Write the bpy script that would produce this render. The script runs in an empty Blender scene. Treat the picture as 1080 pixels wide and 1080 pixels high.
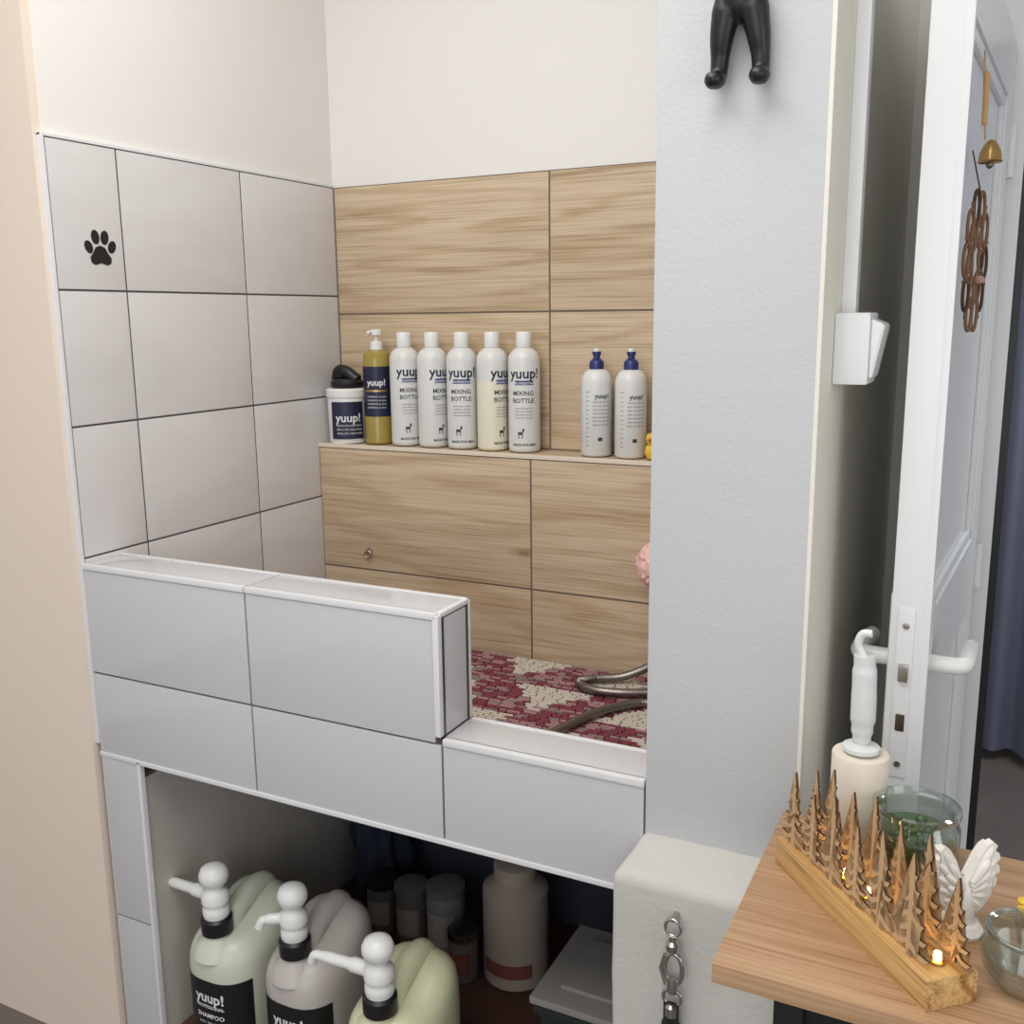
import bpy, bmesh, math, random
from mathutils import Vector, Matrix, noise
random.seed(7)
U=0.01
S=bpy.context.scene
COL=S.collection
# ------------------------------------------------------------------ materials
def lin(c):
    return tuple(((v/255)/12.92 if v/255<=0.04045 else ((v/255+0.055)/1.055)**2.4) for v in c)+(1,)
def mat(name,c,rough=0.5,metal=0,bump=0,bscale=200,var=0.0,vscale=8,emit=0,coat=0,sss=0):
    m=bpy.data.materials.new(name);m.use_nodes=True
    nt=m.node_tree;b=nt.nodes['Principled BSDF']
    b.inputs['Base Color'].default_value=lin(c);b.inputs['Roughness'].default_value=rough
    b.inputs['Metallic'].default_value=metal
    b.inputs['Coat Weight'].default_value=coat
    if sss:
        b.inputs['Subsurface Weight'].default_value=sss;b.inputs['Subsurface Radius'].default_value=(.01,.01,.01);b.inputs['Subsurface Scale'].default_value=1
    if emit:
        b.inputs['Emission Color'].default_value=lin(c);b.inputs['Emission Strength'].default_value=emit
    tc=nt.nodes.new('ShaderNodeTexCoord')
    n=nt.nodes.new('ShaderNodeTexNoise');n.inputs['Scale'].default_value=vscale;n.inputs['Detail'].default_value=5
    nt.links.new(tc.outputs['Object'],n.inputs['Vector'])
    r=nt.nodes.new('ShaderNodeMixRGB');r.blend_type='MIX'
    d=tuple(x*(1-var) for x in lin(c)[:3])+(1,)
    r.inputs[1].default_value=lin(c);r.inputs[2].default_value=d
    nt.links.new(n.outputs['Fac'],r.inputs[0]);nt.links.new(r.outputs[0],b.inputs['Base Color'])
    if bump:
        n2=nt.nodes.new('ShaderNodeTexNoise');n2.inputs['Scale'].default_value=bscale;n2.inputs['Detail'].default_value=4
        bp=nt.nodes.new('ShaderNodeBump');bp.inputs['Strength'].default_value=bump;bp.inputs['Distance'].default_value=0.002
        nt.links.new(tc.outputs['Object'],n2.inputs['Vector']);nt.links.new(n2.outputs['Fac'],bp.inputs['Height']);nt.links.new(bp.outputs[0],b.inputs['Normal'])
    return m
def ramp(nt,fac,stops):
    r=nt.nodes.new('ShaderNodeValToRGB')
    e=r.color_ramp.elements
    while len(e)<len(stops): e.new(0.5)
    for i,(p,c) in enumerate(stops):
        e[i].position=p;e[i].color=lin(c)
    nt.links.new(fac,r.inputs[0]);return r
def wood(name,base,dark,light,axis='x',island=True,rough=0.5,k=1.0,knot=.8,ringc=(240,235,228),rings=34):
    m=bpy.data.materials.new(name);m.use_nodes=True;nt=m.node_tree;b=nt.nodes['Principled BSDF']
    tc=nt.nodes.new('ShaderNodeTexCoord');geo=nt.nodes.new('ShaderNodeNewGeometry')
    mul=nt.nodes.new('ShaderNodeMath');mul.operation='MULTIPLY';mul.inputs[1].default_value=37.0 if island else 0
    nt.links.new(geo.outputs['Random Per Island'],mul.inputs[0])
    add=nt.nodes.new('ShaderNodeVectorMath');add.operation='ADD'
    nt.links.new(tc.outputs['Object'],add.inputs[0]);nt.links.new(mul.outputs[0],add.inputs[1])
    def mapped(s):
        mp=nt.nodes.new('ShaderNodeMapping');mp.inputs['Scale'].default_value=tuple(v*k for v in s)
        nt.links.new(add.outputs[0],mp.inputs['Vector']);return mp
    mp=mapped((.9,8,8))
    n0=nt.nodes.new('ShaderNodeTexNoise');n0.inputs['Scale'].default_value=0.9;n0.inputs['Detail'].default_value=2
    nt.links.new(mp.outputs[0],n0.inputs['Vector'])
    w=nt.nodes.new('ShaderNodeMath');w.operation='MULTIPLY';w.inputs[1].default_value=rings
    nt.links.new(n0.outputs['Fac'],w.inputs[0])
    s=nt.nodes.new('ShaderNodeMath');s.operation='SINE';nt.links.new(w.outputs[0],s.inputs[0])
    s2=nt.nodes.new('ShaderNodeMath');s2.operation='MULTIPLY_ADD';s2.inputs[1].default_value=.5;s2.inputs[2].default_value=.5
    nt.links.new(s.outputs[0],s2.inputs[0])
    mp2=mapped((4,210,210))
    n1=nt.nodes.new('ShaderNodeTexNoise');n1.inputs['Scale'].default_value=1.2;n1.inputs['Detail'].default_value=5;nt.links.new(mp2.outputs[0],n1.inputs['Vector'])
    mpb=mapped((2.2,40,40))
    nb=nt.nodes.new('ShaderNodeTexNoise');nb.inputs['Scale'].default_value=1.0;nb.inputs['Detail'].default_value=3;nt.links.new(mpb.outputs[0],nb.inputs['Vector'])
    av=nt.nodes.new('ShaderNodeMath');av.operation='MULTIPLY_ADD';av.inputs[1].default_value=.62
    h2=nt.nodes.new('ShaderNodeMath');h2.operation='MULTIPLY';h2.inputs[1].default_value=.38;nt.links.new(nb.outputs['Fac'],h2.inputs[0])
    nt.links.new(n1.outputs['Fac'],av.inputs[0]);nt.links.new(h2.outputs[0],av.inputs[2])
    r1=ramp(nt,av.outputs[0],[(0.32,dark),(0.46,base),(0.64,light)])
    r2=ramp(nt,s2.outputs[0],[(0.0,ringc),(0.25,(255,255,255)),(1,(255,255,255))])
    mx=nt.nodes.new('ShaderNodeMixRGB');mx.blend_type='MULTIPLY';mx.inputs[0].default_value=1
    nt.links.new(r1.outputs[0],mx.inputs[1]);nt.links.new(r2.outputs[0],mx.inputs[2])
    mp3=nt.nodes.new('ShaderNodeMapping');mp3.inputs['Scale'].default_value=(2.4,.6,8)
    nt.links.new(add.outputs[0],mp3.inputs['Vector'])
    v=nt.nodes.new('ShaderNodeTexVoronoi');v.inputs['Scale'].default_value=1.0;nt.links.new(mp3.outputs[0],v.inputs['Vector'])
    r3=ramp(nt,v.outputs['Distance'],[(0.02,(172,148,122)),(0.06,(228,218,206)),(0.13,(255,255,255))])
    mx2=nt.nodes.new('ShaderNodeMixRGB');mx2.blend_type='MULTIPLY';mx2.inputs[0].default_value=knot
    nt.links.new(mx.outputs[0],mx2.inputs[1]);nt.links.new(r3.outputs[0],mx2.inputs[2])
    nt.links.new(mx2.outputs[0],b.inputs['Base Color']);b.inputs['Roughness'].default_value=rough
    bp=nt.nodes.new('ShaderNodeBump');bp.inputs['Strength'].default_value=.12;bp.inputs['Distance'].default_value=.001
    nt.links.new(n1.outputs['Fac'],bp.inputs['Height']);nt.links.new(bp.outputs[0],b.inputs['Normal'])
    return m
def marble(name,c,vein,rough=.12,amt=1.0):
    m=bpy.data.materials.new(name);m.use_nodes=True;nt=m.node_tree;b=nt.nodes['Principled BSDF']
    tc=nt.nodes.new('ShaderNodeTexCoord');geo=nt.nodes.new('ShaderNodeNewGeometry')
    mul=nt.nodes.new('ShaderNodeMath');mul.operation='MULTIPLY';mul.inputs[1].default_value=53.0
    nt.links.new(geo.outputs['Random Per Island'],mul.inputs[0])
    add=nt.nodes.new('ShaderNodeVectorMath');add.operation='ADD'
    nt.links.new(tc.outputs['Object'],add.inputs[0]);nt.links.new(mul.outputs[0],add.inputs[1])
    mp=nt.nodes.new('ShaderNodeMapping');mp.inputs['Rotation'].default_value=(.7,0,0);mp.inputs['Scale'].default_value=(2,1.5,5)
    nt.links.new(add.outputs[0],mp.inputs['Vector'])
    n=nt.nodes.new('ShaderNodeTexNoise');n.inputs['Scale'].default_value=1.0;n.inputs['Detail'].default_value=3;n.inputs['Distortion'].default_value=.4
    nt.links.new(mp.outputs[0],n.inputs['Vector'])
    d=tuple(c[i]*(1-.5*amt)+vein[i]*.5*amt for i in range(3))
    r=ramp(nt,n.outputs['Fac'],[(0.40,c),(0.5,d),(0.6,c)])
    nt.links.new(r.outputs[0],b.inputs['Base Color']);b.inputs['Roughness'].default_value=rough
    return m
M={}
M['plaster']=mat('plaster_white',(231,228,223),.8,bump=.2,bscale=90,var=.02,vscale=3)
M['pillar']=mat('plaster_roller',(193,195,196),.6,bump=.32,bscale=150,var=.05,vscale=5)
M['plinth']=mat('plaster_plinth',(196,193,187),.7,bump=.45,bscale=130,var=.08,vscale=8)
M['beige']=mat('plaster_beige',(230,214,198),.8,bump=.2,bscale=80,var=.03,vscale=3)
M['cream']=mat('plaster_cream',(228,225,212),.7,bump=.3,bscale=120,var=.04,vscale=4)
M['tileL']=marble('tile_gloss_white_left',(214,211,210),(192,186,183),amt=.3)
M['tileF']=marble('tile_gloss_white',(199,198,200),(196,195,198),rough=.1,amt=.4)
M['wood']=wood('tile_wood_look',(192,170,140),(164,141,111),(209,189,162),rough=.45)
M['grout']=mat('grout_grey',(86,80,78),.9)
M['groutL']=mat('grout_brown',(112,98,86),.9)
M['trim']=mat('trim_white_plastic',(222,222,223),.25)
M['desk']=wood('oak_laminate',(166,130,96),(138,104,74),(184,151,118),island=False,rough=.4,knot=.2)
M['oak']=wood('rustic_oak',(186,146,90),(112,74,38),(212,176,120),island=False,rough=.5,k=1.2,knot=.6,ringc=(205,180,150))
M['ply']=mat('plywood_laser_cut',(196,162,120),.6,var=.15,vscale=30)
M['burnt']=mat('burnt_edge',(74,46,28),.7)
M['white']=mat('white_plastic',(228,228,225),.3)
M['bottle']=mat('bottle_translucent_white',(220,220,217),.32,var=.06,vscale=10)
M['cream_liq']=mat('bottle_cream_fill',(228,223,202),.35)
M['navy']=mat('label_navy',(26,30,58),.4)
M['navylight']=mat('label_blue',(40,60,120),.4)
M['ink']=mat('label_ink',(58,60,72),.5)
M['inkw']=mat('label_white_ink',(225,225,225),.5)
M['gold']=mat('oil_gold',(160,142,62),.15,var=.1,coat=.3)
M['bluecap']=mat('cap_blue',(32,48,104),.35)
M['black']=mat('black_plastic',(20,20,22),.4)
M['rubber']=mat('black_matte',(24,24,25),.6)
M['steel']=mat('steel',(190,186,180),.25,metal=1)
M['darksteel']=mat('steel_dark',(120,112,104),.35,metal=1)
M['tin']=mat('tin_grey',(110,106,103),.4)
M['brass']=mat('brass',(190,156,100),.3,metal=1)
M['door']=mat('door_white_enamel',(226,228,229),.3,var=.02)
M['switch']=mat('switch_white',(226,227,228),.3)
M['jugA']=mat('jug_hdpe_green',(204,208,190),.35,var=.08,vscale=9)
M['jugB']=mat('jug_hdpe_grey',(192,185,180),.35,var=.08,vscale=9)
M['jugC']=mat('jug_hdpe_yellow',(210,210,174),.35,var=.08,vscale=9)
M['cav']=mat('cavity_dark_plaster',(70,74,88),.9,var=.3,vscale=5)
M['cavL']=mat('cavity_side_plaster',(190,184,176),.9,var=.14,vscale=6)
M['lid']=mat('crate_lid_grey',(150,146,142),.6,var=.1)
M['board']=mat('brown_board',(92,60,50),.6,var=.3,vscale=12)
M['floor']=mat('floor_dark_vinyl',(112,104,100),.5,var=.3,vscale=5)
M['curtain']=mat('curtain_blue_grey',(108,114,134),.85,var=.1,vscale=20)
M['paper']=mat('lint_paper',(228,218,203),.7,var=.12,vscale=60)
M['frost']=mat('frosted_plastic',(212,216,214),.3,var=.03)
M['plasterfig']=mat('white_resin',(224,220,214),.6)
M['yellow']=mat('yellow_plastic',(230,190,62),.4)
M['pink']=mat('pink_mesh',(232,186,178),.8,bump=.6,bscale=300)
M['green']=mat('green_gel',(84,108,70),.25,var=.55,vscale=60)
M['glow']=mat('led_warm',(255,205,120),.3,emit=9)
M['tan']=mat('jar_beige',(166,154,142),.4)
M['crate']=mat('dark_green_plastic',(40,52,50),.4,var=.2)
M['redlabel']=mat('label_red',(124,70,64),.5)
M['lightlabel']=mat('label_pale',(170,164,158),.5,var=.4,vscale=80)
def glassmat(name,c,rough=.02):
    m=bpy.data.materials.new(name);m.use_nodes=True;nt=m.node_tree
    for n in list(nt.nodes): nt.nodes.remove(n)
    o=nt.nodes.new('ShaderNodeOutputMaterial');t=nt.nodes.new('ShaderNodeBsdfTransparent');g=nt.nodes.new('ShaderNodeBsdfGlossy')
    t.inputs[0].default_value=lin(c);g.inputs['Roughness'].default_value=rough
    f=nt.nodes.new('ShaderNodeLayerWeight');f.inputs['Blend'].default_value=.35
    mr=nt.nodes.new('ShaderNodeMath');mr.operation='MULTIPLY_ADD';mr.inputs[1].default_value=.6;mr.inputs[2].default_value=.06
    mx=nt.nodes.new('ShaderNodeMixShader')
    nt.links.new(f.outputs['Facing'],mr.inputs[0]);nt.links.new(mr.outputs[0],mx.inputs[0]);nt.links.new(t.outputs[0],mx.inputs[1]);nt.links.new(g.outputs[0],mx.inputs[2]);nt.links.new(mx.outputs[0],o.inputs[0])
    return m
M['glass']=glassmat('clear_glass',(238,243,240))
def matcol(name,c):
    return mat(name,c,.5,var=.25,vscale=60)
MATC=[matcol('mat_maroon',(140,66,80)),matcol('mat_rose',(186,142,146)),matcol('mat_ivory',(226,216,202)),matcol('mat_grey',(156,134,134))]
M['hose']=mat('hose_steel',(136,128,122),.35,metal=.9)
# ------------------------------------------------------------------ geometry helpers (cm)
def fin(name,bm,m,smooth=True,ang=38):
    bmesh.ops.recalc_face_normals(bm,faces=bm.faces)
    for v in bm.verts: v.co*=U
    if smooth:
        for f in bm.faces:f.smooth=True
        for e in bm.edges:
            if len(e.link_faces)==2 and e.calc_face_angle(0)>math.radians(ang): e.smooth=False
    me=bpy.data.meshes.new(name);bm.to_mesh(me);bm.free()
    ms=m if isinstance(m,(list,tuple)) else [m]
    for x in ms: me.materials.append(x)
    o=bpy.data.objects.new(name,me);COL.objects.link(o);return o
def addbox(bm,a,b,bev=0,mi=0):
    vs=[bm.verts.new((x,y,z)) for x in (a[0],b[0]) for y in (a[1],b[1]) for z in (a[2],b[2])]
    fs=[bm.faces.new([vs[i] for i in q]) for q in [(0,1,3,2),(4,6,7,5),(0,4,5,1),(2,3,7,6),(0,2,6,4),(1,5,7,3)]]
    for f in fs:f.material_index=mi
    if bev:
        es=list({e for f in fs for e in f.edges})
        r=bmesh.ops.bevel(bm,geom=es,offset=bev,segments=2,affect='EDGES',profile=.7)
        for f in r['faces']:f.material_index=mi
def box(name,a,b,m,bev=0):
    bm=bmesh.new();addbox(bm,a,b,bev);return fin(name,bm,m,smooth=bool(bev),ang=50)
def addlathe(bm,prof,c,seg=40,mi=0,axis='z',sx=1,sy=1):
    rings=[]
    def pt(r,z,a):
        x,y=r*math.cos(a)*sx,r*math.sin(a)*sy
        if axis=='z': return (c[0]+x,c[1]+y,c[2]+z)
        if axis=='x': return (c[0]+z,c[1]+x,c[2]+y)
        return (c[0]+x,c[1]+z,c[2]+y)
    for r,z in prof:
        if r<=1e-6: rings.append([bm.verts.new(pt(0,z,0))])
        else: rings.append([bm.verts.new(pt(r,z,2*math.pi*i/seg)) for i in range(seg)])
    for A,B in zip(rings,rings[1:]):
        for i in range(seg):
            j=(i+1)%seg
            if len(A)==1 and len(B)==1: continue
            if len(A)==1: f=bm.faces.new((A[0],B[i],B[j]))
            elif len(B)==1: f=bm.faces.new((A[i],A[j],B[0]))
            else: f=bm.faces.new((A[i],A[j],B[j],B[i]))
            f.material_index=mi
def lathe(name,prof,c,m,seg=40,axis='z',sx=1,sy=1,ang=38):
    bm=bmesh.new();addlathe(bm,prof,c,seg,0,axis,sx,sy);return fin(name,bm,m,ang=ang)
def addtube(bm,pts,r,seg=12,mi=0,closed=False,ribs=False):
    P=[Vector(p) for p in pts];n=len(P);rings=[];up=Vector((0,0,1))
    prev=None
    for i,p in enumerate(P):
        t=(P[(i+1)%n]-P[i-1]) if closed else (P[min(i+1,n-1)]-P[max(i-1,0)])
        t.normalize()
        if prev is None:
            a=t.cross(up)
            if a.length<.1:a=t.cross(Vector((1,0,0)))
        else: a=prev-t*prev.dot(t)
        a.normalize();prev=a;b=t.cross(a)
        rr=r[i] if isinstance(r,(list,tuple)) else r
        if ribs and i%2: rr*=.86
        rings.append([bm.verts.new(p+(a*math.cos(2*math.pi*k/seg)+b*math.sin(2*math.pi*k/seg))*rr) for k in range(seg)])
    m_=n if closed else n-1
    for i in range(m_):
        A,B=rings[i],rings[(i+1)%n]
        for k in range(seg):
            f=bm.faces.new((A[k],A[(k+1)%seg],B[(k+1)%seg],B[k]));f.material_index=mi
    if not closed:
        for R_ in (rings[0],rings[-1]):
            f=bm.faces.new(R_);f.material_index=mi
def spline(pts,n=10):
    P=[Vector(p) for p in pts];P=[P[0]*2-P[1]]+P+[P[-1]*2-P[-2]];out=[]
    for i in range(1,len(P)-2):
        for k in range(n):
            t=k/n;a,b,c,d=P[i-1:i+3]
            out.append(.5*((2*b)+(c-a)*t+(2*a-5*b+4*c-d)*t*t+(3*b-a-3*c+d)*t**3))
    out.append(P[-2]);return out
def tube(name,pts,r,m,seg=12,closed=False,ribs=False):
    bm=bmesh.new();addtube(bm,pts,r,seg,0,closed,ribs);return fin(name,bm,m,ang=60)
def torus(name,c,R_,r,m,normal='y',seg=28,sz=1):
    pts=[]
    for i in range(seg):
        a=2*math.pi*i/seg;x,y=R_*math.cos(a),R_*math.sin(a)*sz
        pts.append({'y':(c[0]+x,c[1],c[2]+y),'z':(c[0]+x,c[1]+y,c[2]),'x':(c[0],c[1]+x,c[2]+y)}[normal])
    return tube(name,pts,r,m,closed=True)
def extrude_poly(name,pts,origin,ux,uy,th,m,edge=None,smooth=False):
    bm=bmesh.new();o=Vector(origin);ux=Vector(ux);uy=Vector(uy);n=ux.cross(uy).normalized()
    a=[bm.verts.new(o+ux*x+uy*y) for x,y in pts];b=[bm.verts.new(o+ux*x+uy*y+n*th) for x,y in pts]
    N=len(pts);f1=bm.faces.new(a);f2=bm.faces.new(b[::-1])
    for i in range(N):
        f=bm.faces.new((a[i],a[(i+1)%N],b[(i+1)%N],b[i]));f.material_index=1 if edge else 0
    bmesh.ops.triangulate(bm,faces=[f1,f2])
    return fin(name,bm,[m,edge] if edge else m,smooth=smooth)
def group(name,parts,loc):
    e=bpy.data.objects.new(name,None);e.empty_display_size=.05;COL.objects.link(e);e.location=Vector(loc)*U
    mi=Matrix.Translation(-Vector(loc)*U)
    for p in parts:
        p.parent=e;p.matrix_parent_inverse=mi
    return e
def textmesh(txt,size,bold):
    cu=bpy.data.curves.new('t','FONT');cu.body=txt;cu.size=size;cu.align_x='CENTER';cu.offset=bold;cu.resolution_u=2
    ob=bpy.data.objects.new('t',cu);COL.objects.link(ob)
    dg=bpy.context.evaluated_depsgraph_get();me=bpy.data.meshes.new_from_object(ob.evaluated_get(dg))
    bpy.data.objects.remove(ob);return me
def wraptext(txt,size,c,r,ang,z,m,sx=1,name='label_text',bold=.0):
    me=textmesh(txt,size,bold)
    for v in me.vertices:
        x,y=v.co.x*sx,v.co.y
        a=math.radians(ang)+x/r
        v.co=Vector((c[0]+math.cos(a)*(r+.06),c[1]+math.sin(a)*(r+.06),c[2]+z+y))*U
    me.materials.clear();me.materials.append(m)
    o=bpy.data.objects.new(name,me);COL.objects.link(o);return o
def patch(name,c,r,a0,a1,z0,z1,m,off=.03):
    bm=bmesh.new();n=16;R_=r+off
    row=[]
    for i in range(n+1):
        a=math.radians(a0+(a1-a0)*i/n)
        row.append([bm.verts.new((c[0]+math.cos(a)*R_,c[1]+math.sin(a)*R_,c[2]+z)) for z in (z0,z1)])
    for A,B in zip(row,row[1:]): bm.faces.new((A[0],B[0],B[1],A[1]))
    return fin(name,bm,m)
# ------------------------------------------------------------------ room shell
XL=-158.5;YF=128.8;YB=215;TZ=188;RIM=109;LOW=88;CE=285
box('floor',(-320,-180,-4),(220,450,0),M['floor'])
box('ceiling',(-320,-180,CE),(220,450,CE+5),M['plaster'])
box('wall_left',(XL-20,YF+1,0),(XL-.8,YB+20,CE),M['plaster'])
box('wall_front_left',(-320,YF-1,0),(XL-.9,YF+16,CE),M['beige'])
box('wall_back',(XL-20,YB+.8,0),(-40,YB+20,CE),M['plaster'])
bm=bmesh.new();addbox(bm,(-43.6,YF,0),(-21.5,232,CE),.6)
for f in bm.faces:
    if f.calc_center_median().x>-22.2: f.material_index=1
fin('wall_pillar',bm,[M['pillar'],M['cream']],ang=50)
bm=bmesh.new()
vs=[(-46,121,0),(-20.5,121,0),(-20.5,121,77),(-46,121,77),(-43.8,130,80.5),(-21.4,130,80.5),(-43.8,130,0),(-21.4,130,0)]
V=[bm.verts.new(v) for v in vs]
for q in [(0,1,2,3),(3,2,5,4),(0,3,4,6),(1,7,5,2),(6,4,5,7),(0,6,7,1)]: bm.faces.new([V[i] for i in q])
bmesh.ops.bevel(bm,geom=[e for e in bm.edges],offset=1.3,segments=5,affect='EDGES',profile=.5)
es=[e for e in bm.edges if e.calc_length()>5]
bmesh.ops.subdivide_edges(bm,edges=es,cuts=14,use_grid_fill=True)
bm.normal_update()
for v in bm.verts:
    if v.co.y<129: v.co+=v.normal*(noise.noise(v.co*.09)*.4+noise.noise(v.co*.3)*.15)
fin('pillar_plinth',bm,M['plinth'],ang=89)
box('wall_doorway',(-21.5,221,0),(-5,233,CE),M['plaster'])
box('wall_doorway_header',(-5,221,208),(85,233,CE),M['plaster'])
box('wall_doorway_right',(85,221,0),(220,233,CE),M['plaster'])
box('wall_hall_left',(-40,233,0),(-30,450,CE),M['plaster'])
box('wall_hall_back',(-40,420,0),(220,430,CE),M['plaster'])
bm=bmesh.new()
addbox(bm,(-5,218.6,0),(-1.2,234,204.8));addbox(bm,(81.5,218.6,0),(85,234,204.8));addbox(bm,(-5,218.6,204.8),(85,234,208))
addbox(bm,(-10,218.6,0),(-5,221,208));addbox(bm,(85,218.6,0),(91,221,208));addbox(bm,(-10,218.6,208),(91,221,214))
fin('trim_door_frame',bm,M['door'],smooth=False)
box('trim_door_seal',(-1.2,219.5,0),(.3,233,204.8),M['black'])
# ------------------------------------------------------------------ tiling
def tilegrid(bm,cells,plane,pos,th,gap=.18,bev=.12,mi=0):
    for (u0,u1,z0,z1) in cells:
        u0+=gap;u1-=gap;z0+=gap;z1-=gap
        if plane=='y': addbox(bm,(u0,pos,z0),(u1,pos+th,z1),bev,mi)
        else: addbox(bm,(pos-th,u0,z0),(pos,u1,z1),bev,mi)
bm=bmesh.new();cells=[]
zs=[84.5,110,135.5,161,TZ];ys=[YF+.6,145.5,180.3,YB]
for i in range(4):
    for j in range(3): cells.append((ys[j],ys[j+1],zs[i],zs[i+1]))
tilegrid(bm,cells,'x',XL,.6,gap=.2)
fin('wall_tiles_left',bm,M['tileL'])
box('wall_grout_left',(XL-.9,YF+.5,72),(XL-.12,YB,TZ),M['grout'])
bm=bmesh.new();addbox(bm,(XL-.9,YF-.2,72),(XL+.15,YF+.5,TZ+.5),.1);addbox(bm,(XL-.9,YF-.2,TZ),(XL+.1,YB,TZ+.6),.1);fin('trim_tile_left',bm,M['trim'])
bm=bmesh.new();cells=[]
for (z0,z1) in ((123.8,156.4),(156.4,TZ)):
    cells+= [(XL,-98,z0,z1),(-98,-43.6,z0,z1)]
tilegrid(bm,cells,'y',YB,.6,gap=.22)
cells=[]
for (z0,z1) in ((60,91.8),(91.8,123)):
    cells+= [(XL,-98,z0,z1),(-98,-43.6,z0,z1)]
tilegrid(bm,cells,'y',204,.6,gap=.22)
addbox(bm,(XL,204.4,123.1),(-98.1,YB,123.8),.1);addbox(bm,(-97.9,204.4,123.1),(-43.6,YB,123.8),.1)
fin('wall_tiles_back',bm,M['wood'])
box('wall_grout_back',(XL,YB+.15,70),(-43.6,YB+.9,TZ),M['groutL'])
box('wall_ledge_block',(XL,204.12,0),(-43.6,YB+.5,123.3),M['groutL'])
box('trim_ledge_edge',(XL,203.8,123.0),(-43.6,204.6,124.0),mat('trim_beige',(224,210,190),.3),.1)
# ------------------------------------------------------------------ bath structure
YI=138.6
parts=[]
bm=bmesh.new()
addbox(bm,(XL,YF+.5,70.5),(-78.6,YI,RIM-.5));addbox(bm,(-78.6,YF+.5,70.5),(-43.6,YI,LOW-.5))
addbox(bm,(XL,YF+.5,0),(-148.4,YF+1.2,70.5))
parts.append(fin('core_grout',bm,M['grout'],smooth=False))
bm=bmesh.new()
c=[(XL,-118,87,RIM-.9),(-118,-79.3,87,RIM-.9),(XL,-118,70,87),(-118,-78.2,70,87),(-78.2,-43.6,70,LOW-.9),(XL,-148,34,70),(XL,-148,0,34)]
tilegrid(bm,c,'y',YF,.6,gap=.19)
for x0,x1,z in ((XL,-118,RIM),(-118,-79.2,RIM),(-78.4,-43.6,LOW)):
    addbox(bm,(x0+.1,YF+1.2,z-.6),(x1-.1,YI-.6,z),.1)
addbox(bm,(XL,YI-.1,73),(-78.6,YI+.6,RIM-.8),.1);addbox(bm,(-78.6,YI-.1,73),(-43.6,YI+.6,LOW-.8),.1)
addbox(bm,(-79.0,YF+1.6,LOW+.2),(-78.4,YI-.8,RIM-1),.1)
parts.append(fin('face_tiles',bm,M['tileF']))
bm=bmesh.new()
for x0,x1,z in ((XL,-118.1,RIM),(-117.9,-78.6,RIM),(-78,-43.7,LOW)):
    addbox(bm,(x0,YF-.25,z-1.0),(x1,YF+1.0,z+.15),.3)
    addbox(bm,(x0,YI-.5,z-1.0),(x1,YI+.7,z+.15),.3)
addbox(bm,(-79.4,YF-.25,LOW+.3),(-78.25,YF+1.0,RIM-.2),.3);addbox(bm,(-79.4,YI-.4,LOW+.2),(-78.25,YI+.7,RIM-.2),.3)
addbox(bm,(-79.4,YF+.6,RIM-.7),(-78.25,YI,RIM+.1),.2)
addbox(bm,(XL,YF-.2,69.4),(-43.7,YF+1,70.3),.15);addbox(bm,(-148.4,YF-.2,0),(-147.6,YF+1,70),.15)
parts.append(fin('edge_trim',bm,M['trim']))
bm=bmesh.new();addbox(bm,(-78.9,YF+1.02,LOW+.3),(-78.2,YF+1.5,RIM-.6));addbox(bm,(-78.9,YI-.75,LOW+.3),(-78.2,YI-.42,RIM-.6));addbox(bm,(-78.3,YF+1.0,LOW-.5),(-43.7,YF+1.25,LOW+.03));addbox(bm,(XL,YF+1.0,RIM-.5),(-79.4,YF+1.25,RIM+.03))
parts.append(fin('joint_lines',bm,M['darksteel'],smooth=False))
parts.append(box('basin_slab',(XL,YI,66),(-43.6,204.1,73),M['tileF']))
group('dog_wash_tub',parts,(-101,YF,0))
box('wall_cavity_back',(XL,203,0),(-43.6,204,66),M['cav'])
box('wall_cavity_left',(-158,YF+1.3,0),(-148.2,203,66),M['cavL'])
box('shelf_board',(-148,131,5.5),(-46.2,202.5,7.9),M['board'],.2)
# woven bath mat: rows of short tubes with larger pale motifs
bm=bmesh.new()
y=140.2
def tri(x,y,cx,cy,w,h,up):
    t=(y-(cy-h/2))/h
    return 0<=t<=1 and abs(x-cx)<w/2*(t if up else 1-t)
cents=[]
for j in range(4):
    for i in range(6): cents.append((-150+22*i+(11 if j%2 else 0),147+17*j,(i+j)%2))
while y<203:
    x=XL+2
    while x<-45:
        L=random.uniform(1.8,3.8);x2=min(x+L,-45);xm=(x+x2)/2
        if any(tri(xm,y,cx,cy,19,13,u) for cx,cy,u in cents): mi=2
        else: mi=random.choice([0,0,0,1,1,3])
        addbox(bm,(x,y,73.05),(x2-.35,y+.6,74.9),0,mi)
        x=x2
    y+=1.0
addbox(bm,(XL+2,140,73.02),(-45,203.4,73.5),mi=4)
fin('bath_mat',bm,MATC+[mat('mat_backing',(104,78,80),.9)],smooth=False)
hz_=76.1
pts=spline([(-60,200,84),(-66,199.5,79.5),(-72,197,76.6),(-78,194,hz_),(-80,190.5,hz_),(-76,187.8,hz_),(-70,188.6,hz_),(-62,192,hz_),(-56,194,hz_),(-54,190,hz_),(-58,186.5,hz_),(-64,185,hz_),(-69,179,hz_),(-72.5,170,hz_),(-74,160,hz_),(-70,150,hz_),(-60,147,hz_)],24)
for p in pts: p.z=max(p.z,hz_)
tube('shower_hose',pts,1.0,M['hose'],ribs=True)
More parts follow.
